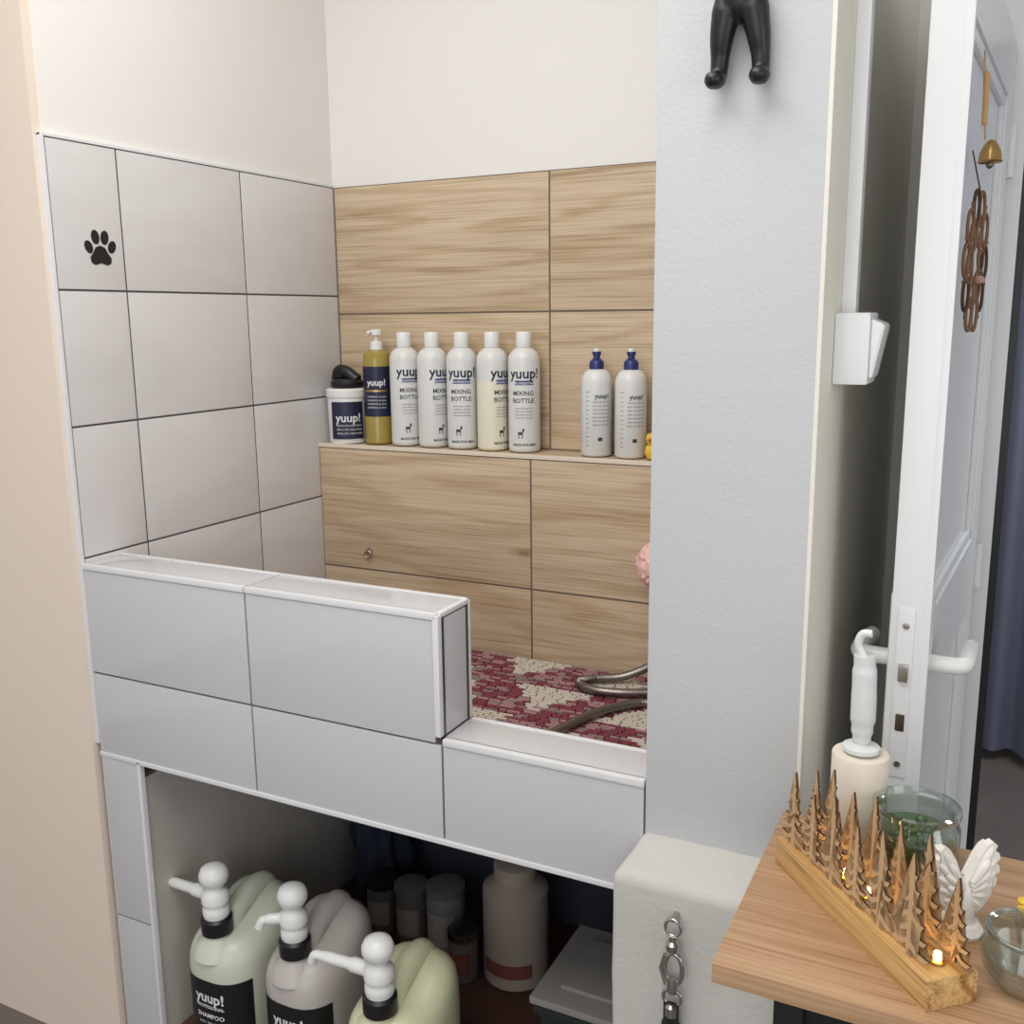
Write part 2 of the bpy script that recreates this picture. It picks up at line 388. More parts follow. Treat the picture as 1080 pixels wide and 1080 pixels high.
# ------------------------------------------------------------------ paw decal
def ell(cy,cz,a,b,rot,nm):
    bm=bmesh.new();n=24;vs=[]
    for i in range(n):
        t=2*math.pi*i/n;u,v=a*math.cos(t),b*math.sin(t);r=math.radians(rot)
        vs.append(bm.verts.new((XL+.03,cy+u*math.cos(r)-v*math.sin(r),cz+u*math.sin(r)+v*math.cos(r))))
    f=bm.faces.new(vs);r=bmesh.ops.extrude_face_region(bm,geom=[f])
    for v in [g for g in r['geom'] if isinstance(g,bmesh.types.BMVert)]: v.co.x+=.06
    return fin(nm,bm,M['black'],smooth=False)
cy,cz=139.8,168.9
parts=[ell(cy-2.7,cz+.2,.9,1.25,25,'toe_1'),ell(cy-1.0,cz+2.1,.95,1.35,8,'toe_2'),ell(cy+1.2,cz+2.1,.95,1.35,-10,'toe_3'),ell(cy+2.8,cz+.4,.9,1.25,-28,'toe_4')]
pad=[(0,.9),(1.1,.5),(1.8,-.6),(2.5,-1.4),(2.3,-2.4),(1.4,-2.8),(0,-2.4),(-1.4,-2.8),(-2.3,-2.4),(-2.5,-1.4),(-1.8,-.6),(-1.1,.5)]
parts.append(extrude_poly('pad',pad,(XL+.03,cy,cz-.3),(0,1,0),(0,0,1),.06,M['black']))
group('paw_print_decal',parts,(XL,cy,cz))
# ------------------------------------------------------------------ shelf bottles
LZ=124.0
def prof_bottle(r,h):
    return [(0,0),(r*.86,0),(r*.97,.3),(r,1),(r,h*.80),(r*.97,h*.845),(r*.82,h*.885),(r*.55,h*.915),(r*.42,h*.925),(0,h*.925)]
def mixing_bottle(x,y,ang,fill=None,r=3.75,h=26.2):
    c=(x,y,LZ);bm=bmesh.new();P=prof_bottle(r,h)
    if fill: P=P[:4]+[(r,fill)]+P[4:]
    addlathe(bm,P,c,44,0)
    if fill:
        for f in bm.faces:
            if f.calc_center_median().z<LZ+fill: f.material_index=1
    pr=[fin('body',bm,[M['bottle'],M['cream_liq']],ang=60)]
    hz=h*.925
    pr.append(lathe('cap',[(0,hz),(1.72,hz),(1.8,hz+.2),(1.8,hz+3.3),(1.6,hz+3.6),(0,hz+3.6)],c,M['white'],32))
    pr.append(wraptext('yuup!',3.3,c,r,ang,h*.66,M['navy'],bold=.06))
    pr.append(patch('banner',c,r,ang-36,ang+32,h*.60,h*.64,M['navylight']))
    pr.append(wraptext('PROFESSIONAL',.75,c,r,ang,h*.607,M['inkw'],bold=.01))
    pr.append(wraptext('MIXING',1.45,c,r,ang-6,h*.51,M['ink'],bold=.02))
    pr.append(wraptext('BOTTLE',1.45,c,r,ang-6,h*.445,M['ink'],bold=.02))
    for k in range(4): pr.append(wraptext('lorem dolor sit amet',.5,c,r,ang-4,h*(.39-.028*k),M['ink']))
    d=ang-18;pr.append(patch('dog_body',c,r,d-8,d+10,h*.16,h*.185,M['ink']))
    for q in (-7,-4,6,9): pr.append(patch('dog_leg',c,r,d+q-.8,d+q+.8,h*.125,h*.165,M['ink']))
    pr.append(patch('dog_head',c,r,d+8,d+15,h*.185,h*.215,M['ink']))
    pr.append(wraptext('MADE FOR MEN',.8,c,r,ang-2,h*.06,M['ink'],bold=.02))
    return group('mixing_bottle',pr,c)
by=209.6
for x,a,f in ((-135.2,-34,None),(-127.2,-14,None),(-118.9,-60,None),(-110.6,-12,16.5),(-102.2,-62,None)):
    mixing_bottle(x,by,a,f)
def pump_bottle():
    c=(-143.4,by,LZ);r=3.6
    pr=[lathe('body',[(0,0),(r*.9,0),(r,.4),(r,21.0),(r*.9,22.6),(r*.5,23.6),(0,23.6)],c,M['gold'],44)]
    pr.append(patch('label',c,r,-135,5,7,19.5,M['navy']))
    pr.append(wraptext('yuup!',2.2,c,r+.03,-62,14.8,M['inkw'],bold=.05))
    pr.append(patch('stripe',c,r,-110,-20,13.2,13.7,M['brass'],off=.06))
    for k in range(4): pr.append(wraptext('SHAMPOO oil dolor',.6,c,r+.03,-62,11.8-.9*k,M['inkw']))
    pr.append(lathe('collar',[(0,23.5),(1.6,23.5),(1.6,25.2),(1.1,25.6),(.5,25.8),(.5,27.4),(0,27.4)],c,M['white'],28))
    pr.append(lathe('pump_head',[(0,27.2),(1.5,27.2),(1.5,28.2),(.9,28.6),(0,28.6)],c,M['white'],24))
    pr.append(tube('spout',[(c[0]-.5,c[1],LZ+27.9),(c[0]-.6,c[1]-2.2,LZ+28),(c[0]-.6,c[1]-3.0,LZ+27.4)],.42,M['white']))
    group('pump_bottle',pr,c)
pump_bottle()
def tub_jar():
    c=(-152.6,208.9,LZ);r=5.0
    pr=[lathe('body',[(0,0),(r*.92,0),(r*.96,.4),(r,11.5),(r,12),(0,12)],c,M['white'],48)]
    pr.append(lathe('lid',[(0,11.7),(r+.25,11.7),(r+.3,12),(r+.3,13.4),(r*.95,13.9),(0,13.9)],c,M['white'],48))
    pr.append(patch('label',c,r,-105,-5,1.2,10.6,M['navy'],off=.06))
    pr.append(wraptext('yuup!',3.0,c,r+.08,-52,5.6,M['inkw'],bold=.05))
    for k in range(3): pr.append(wraptext('ABSOLUTE CARE MASK',.65,c,r+.08,-50,4.4-1.0*k,M['inkw']))
    group('cream_jar',pr,c)
    z=LZ+14
    pr=[lathe('base',[(0,0),(3.9,0),(4.2,.4),(4.2,1.4),(3.5,2.2),(0,2.4)],(c[0]+.3,c[1],z),M['black'],32)]
    pr.append(tube('handle',spline([(c[0]-3,c[1]+.5,z+1.6),(c[0]-2,c[1],z+4.0),(c[0]+.6,c[1]-.3,z+3.8),(c[0]+3.4,c[1],z+1.8)],8),1.6,M['black']))
    pr.append(lathe('knob',[(0,0),(1.4,0),(1.6,1),(1.2,2),(0,2.2)],(c[0]-1,c[1],z+2.6),M['rubber'],20))
    group('scrub_brush',pr,(c[0],c[1],z))
tub_jar()
def squeeze(x):
    c=(x,by-.4,LZ);r=3.55
    pr=[lathe('body',[(0,0),(r*.9,0),(r,.5),(r,16.2),(r*.95,17.6),(r*.78,18.8),(r*.5,19.5),(0,19.5)],c,M['bottle'],44,ang=60)]
    pr.append(lathe('cap',[(0,19.4),(1.65,19.4),(1.65,21.0),(1.3,21.5),(.8,21.9),(.75,22.6),(1.0,22.7),(1.0,23.4),(0,23.4)],c,M['bluecap'],28))
    pr.append(lathe('nozzle_tip',[(0,23.3),(.7,23.3),(.7,23.9),(.4,24.1),(0,24.1)],c,M['white'],20))
    for k in range(13): pr.append(patch('graduation',c,r,-108,-100 if k%2 else -96,2.5+k,2.62+k,M['ink']))
    pr.append(wraptext('yuup!',1.5,c,r,-48,13.2,M['navy'],bold=.03))
    for k in range(7): pr.append(wraptext('dolor sit amet elit',.55,c,r,-50,12.2-.85*k,M['ink']))
    pr.append(patch('logo',c,r,-62,-46,3.6,4.4,M['ink']))
    group('squeeze_bottle',pr,c)
squeeze(-83.8);squeeze(-75.6)
c=(-69.0,207.6,LZ)
pr=[lathe('body',[(0,0),(1.9,.2),(2.5,1.4),(2.3,2.8),(1.4,3.8),(0,4.0)],c,M['yellow'],28),
    lathe('head',[(0,0),(1.1,.3),(1.5,1.4),(1.2,2.4),(0,2.9)],(c[0]-.6,c[1]-.8,c[2]+3.2),M['yellow'],24),
    lathe('tail',[(.9,0),(.5,1.2),(0,1.8)],(c[0]+1.8,c[1],c[2]+2.4),M['yellow'],16),
    lathe('beak',[(.5,0),(.4,-.6),(0,-1.0)],(c[0]-.8,c[1]-2.1,c[2]+4.5),mat('beak',(220,110,40),.4),16,axis='y')]
group('rubber_duck',pr,c)
bm=bmesh.new();bmesh.ops.create_icosphere(bm,subdivisions=4,radius=5.2)
for v in bm.verts:
    n=v.co.normalized();v.co*=1+.12*math.sin(n.x*14+2)*math.sin(n.y*13)*math.sin(n.z*15+1)
    v.co+=Vector((-64.4,198.2,102.6))
group('bath_puff',[fin('mesh_ball',bm,M['pink']),tube('cord',[(-64.4,198.2,107),(-64.4,201,113),(-64.4,203.4,116)],.2,M['pink'])],(-64.4,198,102.6))
group('wall_hook',[torus('ring',(-144,203.2,96.0),.9,.22,M['steel']),lathe('rose',[(0,0),(.8,0),(.8,-.4),(0,-.5)],(-144,204,96.9),M['steel'],20,axis='y')],(-144,204,96))
# ------------------------------------------------------------------ dog-rear hook: rump, raised tail, two hind legs
pr=[]
bm=bmesh.new()
n=26;prof=[]
for i in range(n+1):
    t=math.pi*i/n;prof.append((max(0,2.75*math.sin(t)) if 0<i<n else 0,-3.2*math.cos(t)))
addlathe(bm,prof,(-32.4,126.3,192.4),36,sy=.8)
for s in (-1,1):
    x=-32.4+s*1.35
    P=spline([(x,126.3,193),(x+s*.35,126.2,190.6),(x+s*.85,126.4,188),(x+s*1.1,126.8,185.8),(x+s*1.2,126.7,184),(x+s*1.3,126.0,182.9)],6)
    k=len(P);R0=[1.5,1.75,1.45,1.15,1.05,1.1];rr=[]
    for i in range(k):
        q=i/6;a=int(min(q,4));rr.append(R0[a]+(R0[a+1]-R0[a])*(q-a))
    addtube(bm,P,rr,20)
    addlathe(bm,[(0,-1.0),(.8,-.85),(1.2,-.3),(1.25,.2),(1.0,.8),(0,1.1)],(x+s*1.35,125.5,183.0),24,sy=1.25)
P=spline([(-32.4,126,194),(-32.3,125,196.6),(-32.0,124,199.5),(-31.6,122.8,202.5)],6)
addtube(bm,P,[1.5-.9*i/(len(P)-1) for i in range(len(P))],18)
pr.append(fin('dog_rear',bm,M['black'],ang=80))
rm=pr[0].modifiers.new('r','REMESH');rm.mode='VOXEL';rm.voxel_size=.0016;rm.use_smooth_shade=True
sm=pr[0].modifiers.new('s','SMOOTH');sm.iterations=6;sm.factor=.5
pr.append(lathe('mount',[(0,0),(2,0),(2,-1.2),(0,-1.4)],(-32.4,YF,192),M['black'],24,axis='y'))
group('dog_wall_hook',pr,(-33,YF,190))
# ------------------------------------------------------------------ switch + duct
pr=[box('housing',(-21.5,137.5,145.8),(-17.0,146,155.2),M['switch'],.5)]
bm=bmesh.new();V=[bm.verts.new(v) for v in [(-17.1,138.3,146.6),(-17.1,145.2,146.6),(-17.1,145.2,154.4),(-17.1,138.3,154.4),(-15.3,138.3,153.6),(-15.3,145.2,153.6),(-16.6,138.3,146.6),(-16.6,145.2,146.6)]]
for q in [(0,1,2,3),(3,2,5,4),(4,5,7,6),(6,7,1,0),(0,3,4,6),(1,7,5,2)]: bm.faces.new([V[i] for i in q])
bmesh.ops.bevel(bm,geom=bm.edges[:],offset=.2,segments=2,affect='EDGES')
pr.append(fin('rocker',bm,M['switch']))
group('light_switch',pr,(-21.5,141,150))
box('cable_duct',(-21.5,142.5,155),(-19.6,145.2,CE),M['switch'],.25)
# ------------------------------------------------------------------ door leaf
P0=Vector((-10.5,142,0));P1=Vector((-6,217.3,0));du=(P1-P0).normalized();dn=Vector((du.y,-du.x,0))
LEN=(P1-P0).length
def D(u,n,z): return P0+du*u+dn*n+Vector((0,0,z))
def dbox(bm,u0,u1,n0,n1,z0,z1,bev=0,mi=0):
    b2=bmesh.new();addbox(b2,(u0,n0,z0),(u1,n1,z1),bev)
    for f in b2.faces:f.material_index=mi
    for v in b2.verts: v.co=D(v.co.x,v.co.y,v.co.z)
    me=bpy.data.meshes.new('tmp');b2.to_mesh(me);b2.free();bm.from_mesh(me);bpy.data.meshes.remove(me)
def dpart(name,u0,u1,n0,n1,z0,z1,m,bev=0):
    bm=bmesh.new();dbox(bm,u0,u1,n0,n1,z0,z1,bev);return fin(name,bm,m,ang=50)
bm=bmesh.new();T=2.1
dbox(bm,0,10,-T,T,1,204,.25);dbox(bm,LEN-10,LEN,-T,T,1,204,.25)
dbox(bm,9.9,LEN-9.9,-T+.01,T-.01,1,18);dbox(bm,9.9,LEN-9.9,-T+.01,T-.01,98,112);dbox(bm,9.9,LEN-9.9,-T+.01,T-.01,193,204)
dbox(bm,9.5,LEN-9.5,-.8,.8,15,195)
for z0,z1 in ((18,98),(112,193)):
    for s in (-1,1):
        a,b=(.8,1.7) if s>0 else (-1.7,-.8)
        dbox(bm,10,12,a,b,z0,z1,.3);dbox(bm,LEN-12,LEN-10,a,b,z0,z1,.3);dbox(bm,10,LEN-10,a,b,z0,z0+2,.3);dbox(bm,10,LEN-10,a,b,z1-2,z1,.3)
dbox(bm,-.01,1.2,T-.1,T+1.0,1,204,.25)
pr=[fin('leaf',bm,M['door'],ang=50)]
pr.append(dpart('lock_plate',-.25,.05,-1.1,1.1,90,115,M['switch'],.1))
pr.append(dpart('latch',-1.0,0,-.6,.7,104.5,107,M['steel'],.2))
pr.append(dpart('bolt',-.4,0,-.6,.6,97,99.5,M['darksteel'],.1))
for z in (92,112.5): pr.append(lathe('screw',[(.0,-.4),(.45,-.35),(.45,0),(0,0)],D(-.1,0,z),M['steel'],16,axis='y'))
for s,nm in ((1,'r'),(-1,'l')):
    pr.append(dpart('escutcheon_'+nm,3.5,7,s*T-(0 if s>0 else .7),s*T+(.7 if s>0 else 0),90,116,M['switch'],.3))
    pr.append(tube('lever_'+nm,spline([D(5,s*T,106),D(5,s*(T+3.4),106),D(6,s*(T+5),106),D(10,s*(T+5.2),106),D(16,s*(T+5.0),105.6)],6),1.25,M['white']))
for z in (30,100,180): pr.append(lathe('hinge',[(0,0),(.8,0),(.8,9),(0,9)],D(LEN,T+.4,z),M['door'],16))
group('door_1',pr,P0)
pr=[tube('string',[D(20,T+.3,191),D(20,T+.6,184),D(20,T+1.2,179)],.12,M['brass']),
    tube('tag',[D(20,T+.8,188),D(20,T+.9,181)],.4,mat('wood_tag',(196,156,96),.5)),
    lathe('bell',[(0,3.0),(.5,2.8),(1.0,2.2),(1.4,1.2),(1.55,.2),(1.7,0),(1.5,-.2),(0,.6)],D(20,T+2.0,176),M['brass'],28),
    lathe('clapper',[(0,-.6),(.5,-.2),(.5,.3),(0,.7)],D(20,T+2.0,175.5),M['darksteel'],14)]
group('door_bell_ornament',pr,D(20,T,178))
zc=162;uc=15.0
def ring(u,z,ru,rz,r,m,nm,n=26):
    pts=[]
    for i in range(n):
        uu=ru*math.cos(2*math.pi*i/n)+(u-uc);pts.append(D(uc+uu,T+1.6+uu*.13,z+rz*math.sin(2*math.pi*i/n)))
    return tube(nm,pts,r,m,seg=6,closed=True)
wn=mat('wood_walnut',(132,96,68),.6,var=.3,vscale=40)
pr=[tube('cord',[D(uc,T+.2,zc+15),D(uc,T+1.6,zc+9.3)],.1,M['burnt'])]
pr.append(ring(uc,zc,2.0,2.8,.2,wn,'hub'))
for k in range(10):
    a=2*math.pi*k/10;pr.append(ring(uc+5.0*math.cos(a),zc+7.6*math.sin(a),1.5,2.3,.24,M['burnt'] if k%3==0 else wn,'scroll_%d'%k))
for k in range(6):
    a=2*math.pi*k/6+.2;pr.append(ring(uc+3.0*math.cos(a),zc+4.4*math.sin(a),1.4,2.1,.22,wn,'petal_%d'%k))
for k in range(10):
    a=2*math.pi*(k+.5)/10;pts=[]
    for t in (.3,.6,.85,1.02): pts.append(D(uc+6.3*t*math.cos(a),T+1.6+6.3*t*math.cos(a)*.13,zc+9.4*t*math.sin(a)))
    pr.append(tube('branch_%d'%k,pts,.2,wn,seg=6))
pr.append(lathe('rose',[(0,-.7),(.7,-.4),(.85,0),(.6,.5),(0,.7)],D(uc+.3,T+2.2,zc-2.5),mat('rose_pink',(178,136,124),.6),16))
group('wooden_door_ornament',pr,D(uc,T,zc))
# ------------------------------------------------------------------ curtain
bm=bmesh.new();row=[]
for i in range(181):
    x=-28+i*1.0;yy=366+2.6*math.sin(i*.55)+1.2*math.sin(i*.23+1)
    row.append([bm.verts.new((x,yy+(.8*math.sin(i*.4) if z<50 else 0),z)) for z in (4,60,140,220,262)])
for A,B in zip(row,row[1:]):
    for k in range(4): bm.faces.new((A[k],B[k],B[k+1],A[k+1]))
group('curtain',[fin('drape',bm,M['curtain'],ang=80),tube('rod',[(-30,366,264),(155,366,264)],1.2,M['darksteel'])],(60,366,0))
# ------------------------------------------------------------------ jugs under the tub
JZ=8
def jug(x,y,m,arm,W=8.6,Dp=11.6):
    cx,cy=x+.4,y+7.0;pr=[]
    bm=bmesh.new();n=48
    levels=[(0,.86),(.6,.96),(1.6,1),(17.5,1),(19.6,.985),(21.4,.94),(22.8,.86),(23.9,.74),(24.5,.58),(24.7,.3)]
    rings=[]
    for z,s in levels:
        rg=[]
        for i in range(n):
            a=2*math.pi*i/n;ca,sa=math.cos(a),math.sin(a);e=.72
            rx=math.copysign(abs(ca)**e,ca)*W*s;ry=math.copysign(abs(sa)**e,sa)*Dp*s
            t=max(0,min(1,(ry/Dp+.35)/1.0));t=t*t*(3-2*t)
            w_=max(0,min(1,(z-15)/6))
            rg.append(bm.verts.new((cx+rx,cy+ry,JZ+z+4.6*t*w_)))
        rings.append(rg)
    for A,B in zip(rings,rings[1:]):
        for i in range(n): bm.faces.new((A[i],A[(i+1)%n],B[(i+1)%n],B[i]))
    bm.faces.new(rings[0]);bm.faces.new(rings[-1])
    pr.append(fin('body',bm,m,ang=80))
    pr.append(tube('handle',spline([(x,y+3.0,JZ+22.5),(x,y+4.6,JZ+25.8),(x+.1,y+7.5,JZ+27.6),(x+.2,y+11,JZ+28.4),(x+.2,y+14,JZ+28.0),(x+.2,y+16,JZ+25)],6),2.4,m,seg=20))
    pr.append(lathe('neck',[(5.2,20.6),(4.2,23.2),(2.7,24.4),(2.5,26.4),(0,26.4)],(x,y,JZ),m,32,ang=80))
    k=-1.2
    pr.append(lathe('collar',[(2.2,26.2+k),(3.1,26.2+k),(3.15,26.6+k),(3.15,29.2+k),(2.6,29.7+k),(0,29.8+k)],(x,y,JZ),M['black'],32))
    pr.append(lathe('pump',[(0,29.6+k),(2.5,29.6+k),(2.65,30.2+k),(2.65,31.6+k),(2.2,32.1+k),(2.2,32.6+k),(2.75,32.9+k),(2.75,34.6+k),(2.2,35.4+k),(1.8,35.8+k),(1.8,36.4+k),(2.4,36.9+k),(2.95,38+k),(2.95,39+k),(2.4,40.2+k),(1.2,40.8+k),(0,40.9+k)],(x,y,JZ),M['white'],32,ang=50))
    a=math.radians(arm);dx,dy=math.cos(a),math.sin(a)
    L=13.5 if abs(arm-180)<20 else 6
    pp=[(x+dx*t,y+dy*t,JZ+32.6+dz) for t,dz in ((1.5,0),(L*.45,.1),(L*.88,.1),(L,-.2),(L+.7,-1.6))]
    pr.append(tube('spout',spline(pp,6),[1.4]*6+[1.1]*6+[.9]*6+[.9]*7,M['white']))
    bm=bmesh.new();n=18
    def fp(t,off):
        ca,sa=math.cos(t),math.sin(t);e=.72
        return (cx+math.copysign(abs(ca)**e,ca)*(W+off),cy+math.copysign(abs(sa)**e,sa)*(Dp+off))
    rows=[]
    for i in range(n+1):
        t=math.radians(-140+112*i/n);px,py=fp(t,.07)
        rows.append([bm.verts.new((px,py,JZ+z)) for z in (2,16.5)])
    for A,B in zip(rows,rows[1:]): bm.faces.new((A[0],B[0],B[1],A[1]))
    pr.append(fin('label',bm,M['black']))
    def flat(txt,size,z,mm,bold=0):
        me=textmesh(txt,size,bold)
        for v in me.vertices:
            X=cx+v.co.x+.6;q=max(-1,min(1,(v.co.x+.6)/(W+.12)))
            ca=abs(q)**(1/.72);sa=math.sqrt(max(0,1-ca*ca));Y=cy-(sa**.72)*(Dp+.16)
            v.co=Vector((X,Y,JZ+z+v.co.y))*U
        me.materials.clear();me.materials.append(mm);o2=bpy.data.objects.new('label_text',me);COL.objects.link(o2);pr.append(o2)
    flat('yuup!',3.2,11.8,M['inkw'],.08);flat('PROFESSIONAL',1.0,10.4,M['inkw'],.02)
    flat('SHAMPOO',1.4,8.2,M['inkw'],.03);flat('tutti i tipi di pelo',.9,6.8,M['inkw'])
    group('shampoo_jug',pr,(x,y,JZ))
jug(-136.4,134.8,M['jugA'],180)
jug(-117.4,136.0,M['jugB'],215)
jug(-93.0,129.5,M['jugC'],184)
def jar(name,x,y,r,h,body,lid,lab=None,lidh=1.6,neck=.9,lz=(.18,.65)):
    c=(x,y,JZ);pr=[lathe('body',[(0,0),(r*.92,0),(r,.6),(r,h*.78),(r*neck,h*.86),(r*neck,h*.9),(0,h*.9)],c,body,32)]
    pr.append(lathe('lid',[(0,h*.88),(r*neck+.25,h*.88),(r*neck+.25,h*.88+lidh),(r*neck*.9,h*.88+lidh+.3),(0,h*.88+lidh+.3)],c,lid,32))
    if lab: pr.append(patch('label',c,r,-130,-35,h*lz[0],h*lz[1],lab))
    group(name,pr,c)
jar('paint_tin',-128.5,182,3.9,13,M['tin'],M['rubber'],M['lightlabel'],neck=.99)
jar('paint_tin',-119.5,181,3.9,14.5,M['tin'],M['tin'],M['lightlabel'],neck=.99)
jar('storage_jar',-110,181,4.6,17,mat('jar_glass_dark',(124,130,134),.1),M['tin'],M['lightlabel'],neck=.95)
jar('paint_tin',-101.4,174,3.4,11.5,M['tin'],M['darksteel'],M['redlabel'],neck=.99)
jar('storage_jar',-91.0,180,7.4,28,M['tan'],M['tan'],M['redlabel'],lidh=3,neck=.62,lz=(.12,.24))
def blob(name,c,s,m,amp=.2,seed=1):
    bm=bmesh.new();bmesh.ops.create_icosphere(bm,subdivisions=4,radius=1)
    for v in bm.verts:
        n=v.co.copy();k=1+amp*(math.sin(n.x*5+seed)*math.sin(n.y*6+seed*2)+.6*math.sin(n.z*9+seed)*math.sin(n.x*8))
        v.co=Vector((c[0]+n.x*s[0]*k,c[1]+n.y*s[1]*k,max(JZ,c[2]+n.z*s[2]*k)))
    return fin(name,bm,m)
blob('cloth_bundle',(-136,193,22),(6.5,7,14.5),mat('dark_blue_cloth',(44,52,70),.9),.25,3)
bm=bmesh.new()
addbox(bm,(-71,150,JZ),(-51,172,JZ+20),.8,0);addbox(bm,(-72,149,JZ+17.5),(-50,173,JZ+19.5),.4,0)
for i in range(6): addbox(bm,(-70+3.4*i,149.6,JZ+3),(-68.6+3.4*i,150.4,JZ+15),.1,0)
addbox(bm,(-72.5,148.5,JZ+20),(-49.5,173.5,JZ+21.6),.5,1);addbox(bm,(-68,153,JZ+21.4),(-54,169,JZ+22.4),.4,1)
fin('storage_crate',bm,[M['crate'],M['lid']],ang=50)
# ------------------------------------------------------------------ leash
lx,ly=-36,119.3
pr=[lathe('screw_hook',[(0,0),(.4,0),(.4,-2),(0,-2)],(lx,121.2,73.4),M['steel'],14,axis='y'),
    torus('ring_top',(lx,ly,72.2),1.1,.25,M['steel'],sz=1.1),
    lathe('swivel',[(0,0),(.8,0),(1.0,.3),(1.0,1.2),(.6,1.6),(.6,2.4),(0,2.4)],(lx,ly,68.6),M['steel'],20),
    torus('clasp',(lx+.2,ly,65.9),1.25,.38,M['steel'],sz=1.9),
    tube('clasp_gate',[(lx-1,ly,67.8),(lx-1.6,ly,65.6),(lx-.8,ly-.2,63.4)],.35,M['steel']),
    lathe('clasp_barrel',[(0,0),(.7,0),(.9,1),(.7,2.2),(0,2.3)],(lx+.1,ly,62.2),M['steel'],20),
    torus('ring_bottom',(lx+.1,ly,61.4),1.3,.28,M['steel']),
    lathe('swivel_low',[(0,0),(.9,0),(.9,1.4),(.5,1.8),(0,1.8)],(lx,ly,58.6),M['steel'],20)]
bm=bmesh.new();addbox(bm,(lx-1.1,ly-.3,22),(lx+1.1,ly+.15,60.6),.1);addbox(bm,(lx-1.3,ly-.5,52),(lx+1.3,ly+.3,57.5),.2)
pr.append(fin('strap',bm,M['rubber']))
group('dog_leash',pr,(lx,ly,60))
# ------------------------------------------------------------------ table
TT=90;TY0,TY1=89.6,124.8
pr=[box('top',(-22.9,TY0,TT-2.2),(48,TY1,TT),M['desk'],.12)]
bm=bmesh.new()
for x,y in ((-17,92),(41,92),(-17,117),(41,117)): addbox(bm,(x,y,0),(x+3,y+3,TT-2.2),.2)
addbox(bm,(-14,93,TT-7),(41,94.5,TT-2.2));addbox(bm,(-14,117.5,TT-7),(41,119,TT-2.2));addbox(bm,(-16.5,95,TT-7),(-15,117,TT-2.2))
pr.append(fin('frame',bm,M['black']))
group('side_table',pr,(10,107,0))
A=Vector((-21.2,111.7,TT));eu=Vector((.664,-.748,0)).normalized();ev=Vector((.748,.664,0)).normalized();L=27.6;W=5.8;H=3.3
bm=bmesh.new();addbox(bm,(0,0,0),(L,W,H),.12)
ob=fin('beam',bm,M['oak'],ang=50)
ob.matrix_world=Matrix((( eu.x,ev.x,0,A.x*U),(eu.y,ev.y,0,A.y*U),(0,0,1,A.z*U),(0,0,0,1)))
pr=[ob]
def tree(u,v,h,w,n=6,k=0):
    tr=.3;right=[]
    dz=h*.86/n
    for i in range(n):
        z=h*.12+dz*i;ww=w*(1-i/(n+.4))*.5
        right+= [(tr,z),(ww*.5,z-.38*dz),(ww*.85,z-.30*dz),(ww*1.05,z+.12*dz),(ww*.86,z+.05*dz),(ww*.5,z+.02*dz),(tr,z+.42*dz)]
    pts=[(tr,0)]+right+[(.06,h+.4)]
    full=pts+[(-x,z) for x,z in reversed(pts)]
    o=A+eu*u+ev*v+Vector((0,0,H-.2))
    return extrude_poly('fir_tree_%d'%k,full,o,eu,Vector((0,0,1)),.26,M['ply'],M['burnt'])
k=0
for u,h,w in ((2.2,10.5,4.6),(6.2,9.5,4.4),(10.2,11.5,5.0),(14.6,10,4.6),(18.8,12.2,5.4),(23.6,12.4,6.0)):
    pr.append(tree(u,1.1,h*.86,w,k=k));k+=1
for u,h,w in ((1.0,9.5,4),(4.4,11.5,4.8),(8.4,10.5,4.6),(12.4,12.2,5.0),(16.8,11,4.8),(21.2,12.5,5.4),(25.6,10,4.6)):
    pr.append(tree(u,4.7,h*.86,w,k=k));k+=1
for i in range(7):
    c=A+eu*(2.6+3.8*i)+ev*2.9+Vector((0,0,H))
    pr.append(lathe('led_%d'%i,[(0,1.3),(.35,1.1),(.42,.6),(.3,0),(0,0)],c,M['glow'],14))
    pr.append(lathe('led_cup_%d'%i,[(.3,0),(.75,0),(.75,.3),(.3,.3)],c,M['brass'],18))
group('fir_tree_candle_holder',pr,A)
c=(-6.2,117.2,TT);R_=4.95
pr=[lathe('glass',[(0,.0),(R_*.85,0),(R_,1.0),(R_,5.9),(R_*.9,6.9),(R_*.88,7.4),(R_*1.0,7.6),(R_*1.0,8.3),(R_*.9,8.4),(R_*.82,7.5),(R_*.84,6.8),(R_*.94,5.8),(R_*.94,1.2),(R_*.8,.5),(0,.5)],c,M['glass'],48),
    lathe('gel',[(0,.6),(R_*.78,.6),(R_*.92,1.3),(R_*.92,4.8),(R_*.9,5.0),(0,4.8)],c,M['green'],40)]
bm=bmesh.new()
for i in range(26):
    a=random.uniform(0,6.28);rr=random.uniform(0,R_*.72);q=bmesh.ops.create_icosphere(bm,subdivisions=2,radius=random.uniform(.4,.7))
    for v in q['verts']: v.co+=Vector((c[0]+rr*math.cos(a),c[1]+rr*math.sin(a),TT+4.9))
pr.append(fin('beads',bm,M['green']))
group('glass_candle_jar',pr,c)
c=(-13.2,121.2,TT)
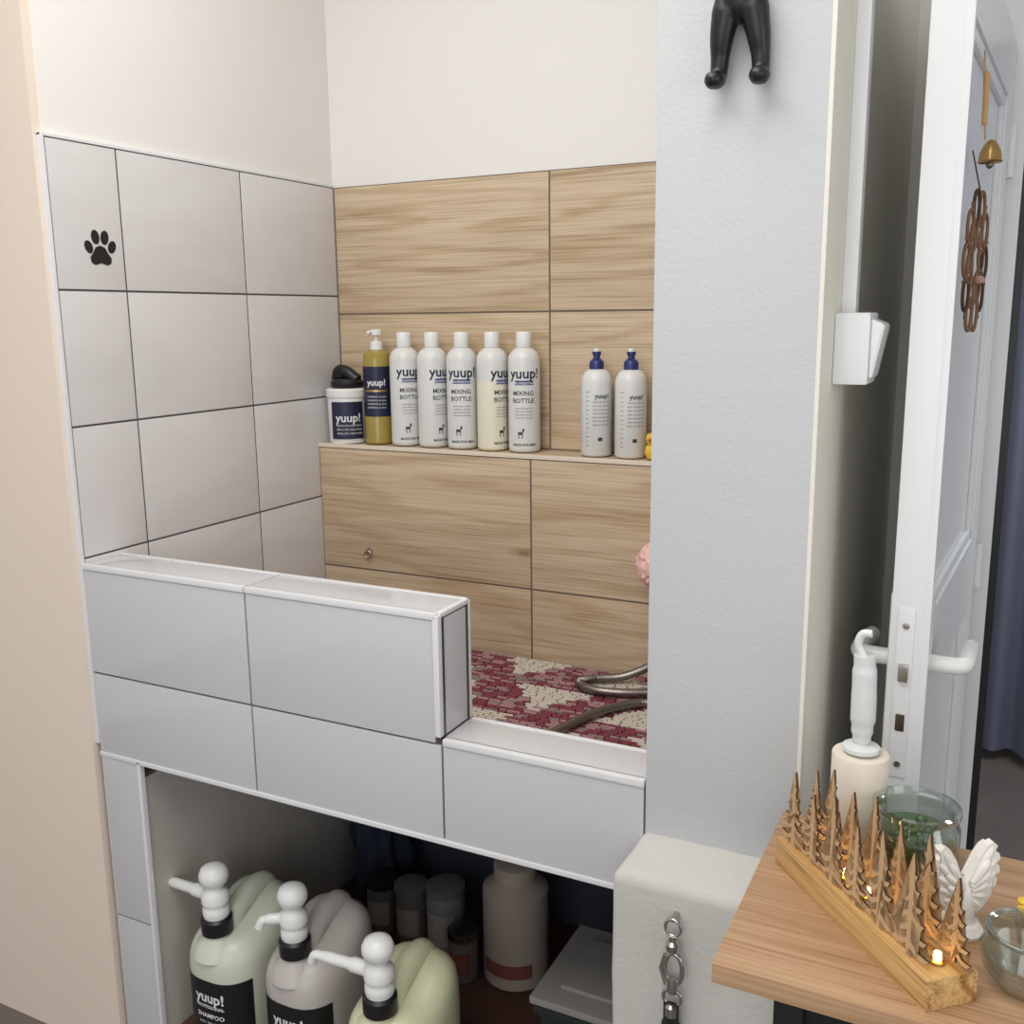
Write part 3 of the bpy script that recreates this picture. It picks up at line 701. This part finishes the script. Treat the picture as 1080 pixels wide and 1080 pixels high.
pr=[lathe('paper_roll',[(1.2,0),(3.3,0),(3.4,.2),(3.4,11.6),(3.3,11.8),(1.4,11.8),(1.3,11.4)],c,M['paper'],40),
    lathe('core',[(1.3,0),(1.3,12.0),(2.2,12.2),(2.2,12.7),(1.2,13.0),(0,13.1)],c,M['frost'],28),
    tube('handle',spline([(c[0],c[1],TT+12.6),(c[0],c[1],TT+14.5),(c[0],c[1],TT+18),(c[0]-.1,c[1],TT+22),(c[0]-.2,c[1],TT+24.4)],6),[.9]*3+[1.1]*3+[1.3]*3+[1.5]*6+[1.45]*5+[1.3]*5,M['frost'],seg=20),
    tube('hook',spline([(c[0]-.2,c[1],TT+24),(c[0]-1.0,c[1],TT+25.6),(c[0]-.6,c[1],TT+27.0),(c[0]+.5,c[1],TT+27.2)],6),.5,M['frost'])]
group('lint_roller',pr,c)
# angel-wing figurine
c=Vector((-.6,106.6,TT));pr=[]
fw=Vector((.80,.60,0)).normalized();fb=Vector((.60,-.80,0)).normalized();SX,SZ=.86,.9
wing=[(0,1.2),(0,6.2),(.8,7.6),(1.5,9.4),(2.5,11),(3.3,11.4),(3.9,10.9),(3.6,10.1),(4.2,9.9),(4.4,9.2),(3.9,8.6),(4.4,8.2),(4.4,7.4),(3.9,7.0),(4.2,6.4),(4.0,5.7),(3.5,5.4),(3.6,4.7),(3.2,4.1),(2.7,4.0),(2.6,3.2),(2.0,2.7),(1.5,2.7),(1.3,1.8),(.6,1.2)]
for s in (-1,1):
    pp=[(s*x*SX,z*SZ) for x,z in wing]
    pr.append(extrude_poly('wing_%s'%('l' if s<0 else 'r'),pp,c-fb*.3,fw,(0,0,1),.9,M['plasterfig']))
    bm=bmesh.new()
    for i,(x,z) in enumerate([(3.3,10.8),(3.8,9.3),(3.9,7.7),(3.6,6.1),(3.0,4.6),(2.2,3.2),(2.6,9.4),(2.9,8.0),(2.7,6.5),(2.2,5.0),(1.5,3.7)]):
        of=.5 if i<6 else .85
        r0=c+fw*s*.6+Vector((0,0,(6.6-.5*(i%6))*SZ))+fb*of;r1=c+fw*s*x*SX+Vector((0,0,z*SZ))+fb*of
        rad=[.25,.36,.46,.42,.18]
        addtube(bm,[r0.lerp(r1,t) for t in (0,.3,.6,.85,1)],rad,8)
        r0=r0-fb*1.4;r1=r1-fb*1.4;addtube(bm,[r0.lerp(r1,t) for t in (0,.3,.6,.85,1)],rad,8)
    pr.append(fin('feathers_%s'%('l' if s<0 else 'r'),bm,M['plasterfig']))
pr.append(lathe('base',[(0,0),(2.2,0),(2.4,.5),(1.9,1.3),(0,1.5)],c,M['plasterfig'],28))
pr.append(lathe('torso',[(0,1),(1.0,1.2),(1.2,2.8),(1.0,4.4),(.6,5.4),(0,5.8)],c+fb*.3,M['plasterfig'],24))
group('angel_wing_figurine',pr,c)
c=(5.6,99.0,TT)
pr=[lathe('bowl',[(0,.0),(2.2,0),(2.4,.4),(3.9,2.2),(4.3,4.0),(3.6,5.4),(3.5,5.8),(3.9,6.0),(3.9,6.2),(3.3,6.1),(3.3,5.4),(4.0,4.0),(3.6,2.4),(2.1,.7),(0,.6)],c,M['glass'],44),
    torus('rim',(c[0],c[1],TT+6.2),3.7,.22,M['glass'],normal='z')]
group('glass_bowl',pr,c)
c=(6.6,107.2,TT);pr=[lathe('pot',[(0,0),(1.6,0),(2.1,3.0),(1.9,3.1),(0,2.8)],c,M['glass'],24)]
bm=bmesh.new()
for i in range(9):
    a=i*.7;addlathe(bm,[(0,-.5),(.7,-.2),(.8,.2),(0,.6)],(c[0]+1.2*math.cos(a),c[1]+1.2*math.sin(a),TT+4.0+.3*math.sin(i*2)),14)
pr.append(fin('petals',bm,M['yellow']))
pr.append(lathe('stem',[(.3,2.5),(.3,4.0),(0,4.1)],c,M['green'],10))
group('yellow_flower_pot',pr,c)
# ------------------------------------------------------------------ lights
def area(name,loc,rot,size,power,col,sy=None):
    l=bpy.data.lights.new(name,'AREA');l.size=size*U;l.energy=power;l.color=col
    if sy: l.shape='RECTANGLE';l.size_y=sy*U
    o=bpy.data.objects.new(name,l);COL.objects.link(o);o.location=Vector(loc)*U;o.rotation_euler=rot;return o
area('ceiling_light',(-70,20,CE-4),(0,0,0),130,30,(1,.98,.95))
area('window_light',(205,-20,150),(0,math.radians(90),0),160,16,(.95,.98,1),sy=150)
area('rear_fill_light',(-10,-170,160),(math.radians(90),0,0),170,19,(.99,.99,1),sy=160)  # added fill behind the camera, no window modelled; brightens the pillar-door gap
area('alcove_ceiling_light',(-100,120,CE-4),(0,0,0),60,7,(1,.98,.95))
area('hall_light',(60,300,CE-6),(0,0,0),80,24,(.96,.98,1))
w=bpy.data.worlds.new('World');S.world=w;w.use_nodes=True
w.node_tree.nodes['Background'].inputs[0].default_value=(.97,.98,1,1);w.node_tree.nodes['Background'].inputs[1].default_value=.55
S.view_settings.view_transform='Standard'
# ------------------------------------------------------------------ camera
yaw,pitch,roll,f=.4673,.1939,-.0111,1042.5
cy_,sy_=math.cos(yaw),math.sin(yaw)
F=Vector((-sy_*math.cos(pitch),cy_*math.cos(pitch),-math.sin(pitch)));Rr=Vector((cy_,sy_,0));Up=Rr.cross(F)
R2=Rr*math.cos(roll)+Up*math.sin(roll);U2=-Rr*math.sin(roll)+Up*math.cos(roll)
cam=bpy.data.cameras.new('Camera');co=bpy.data.objects.new('Camera',cam);COL.objects.link(co)
cam.sensor_width=36;cam.sensor_fit='HORIZONTAL';cam.lens=f/1080*36;cam.clip_start=.01
m=Matrix((R2,U2,-F)).transposed().to_4x4();m.translation=Vector((0,0,1.55));co.matrix_world=m
S.camera=co
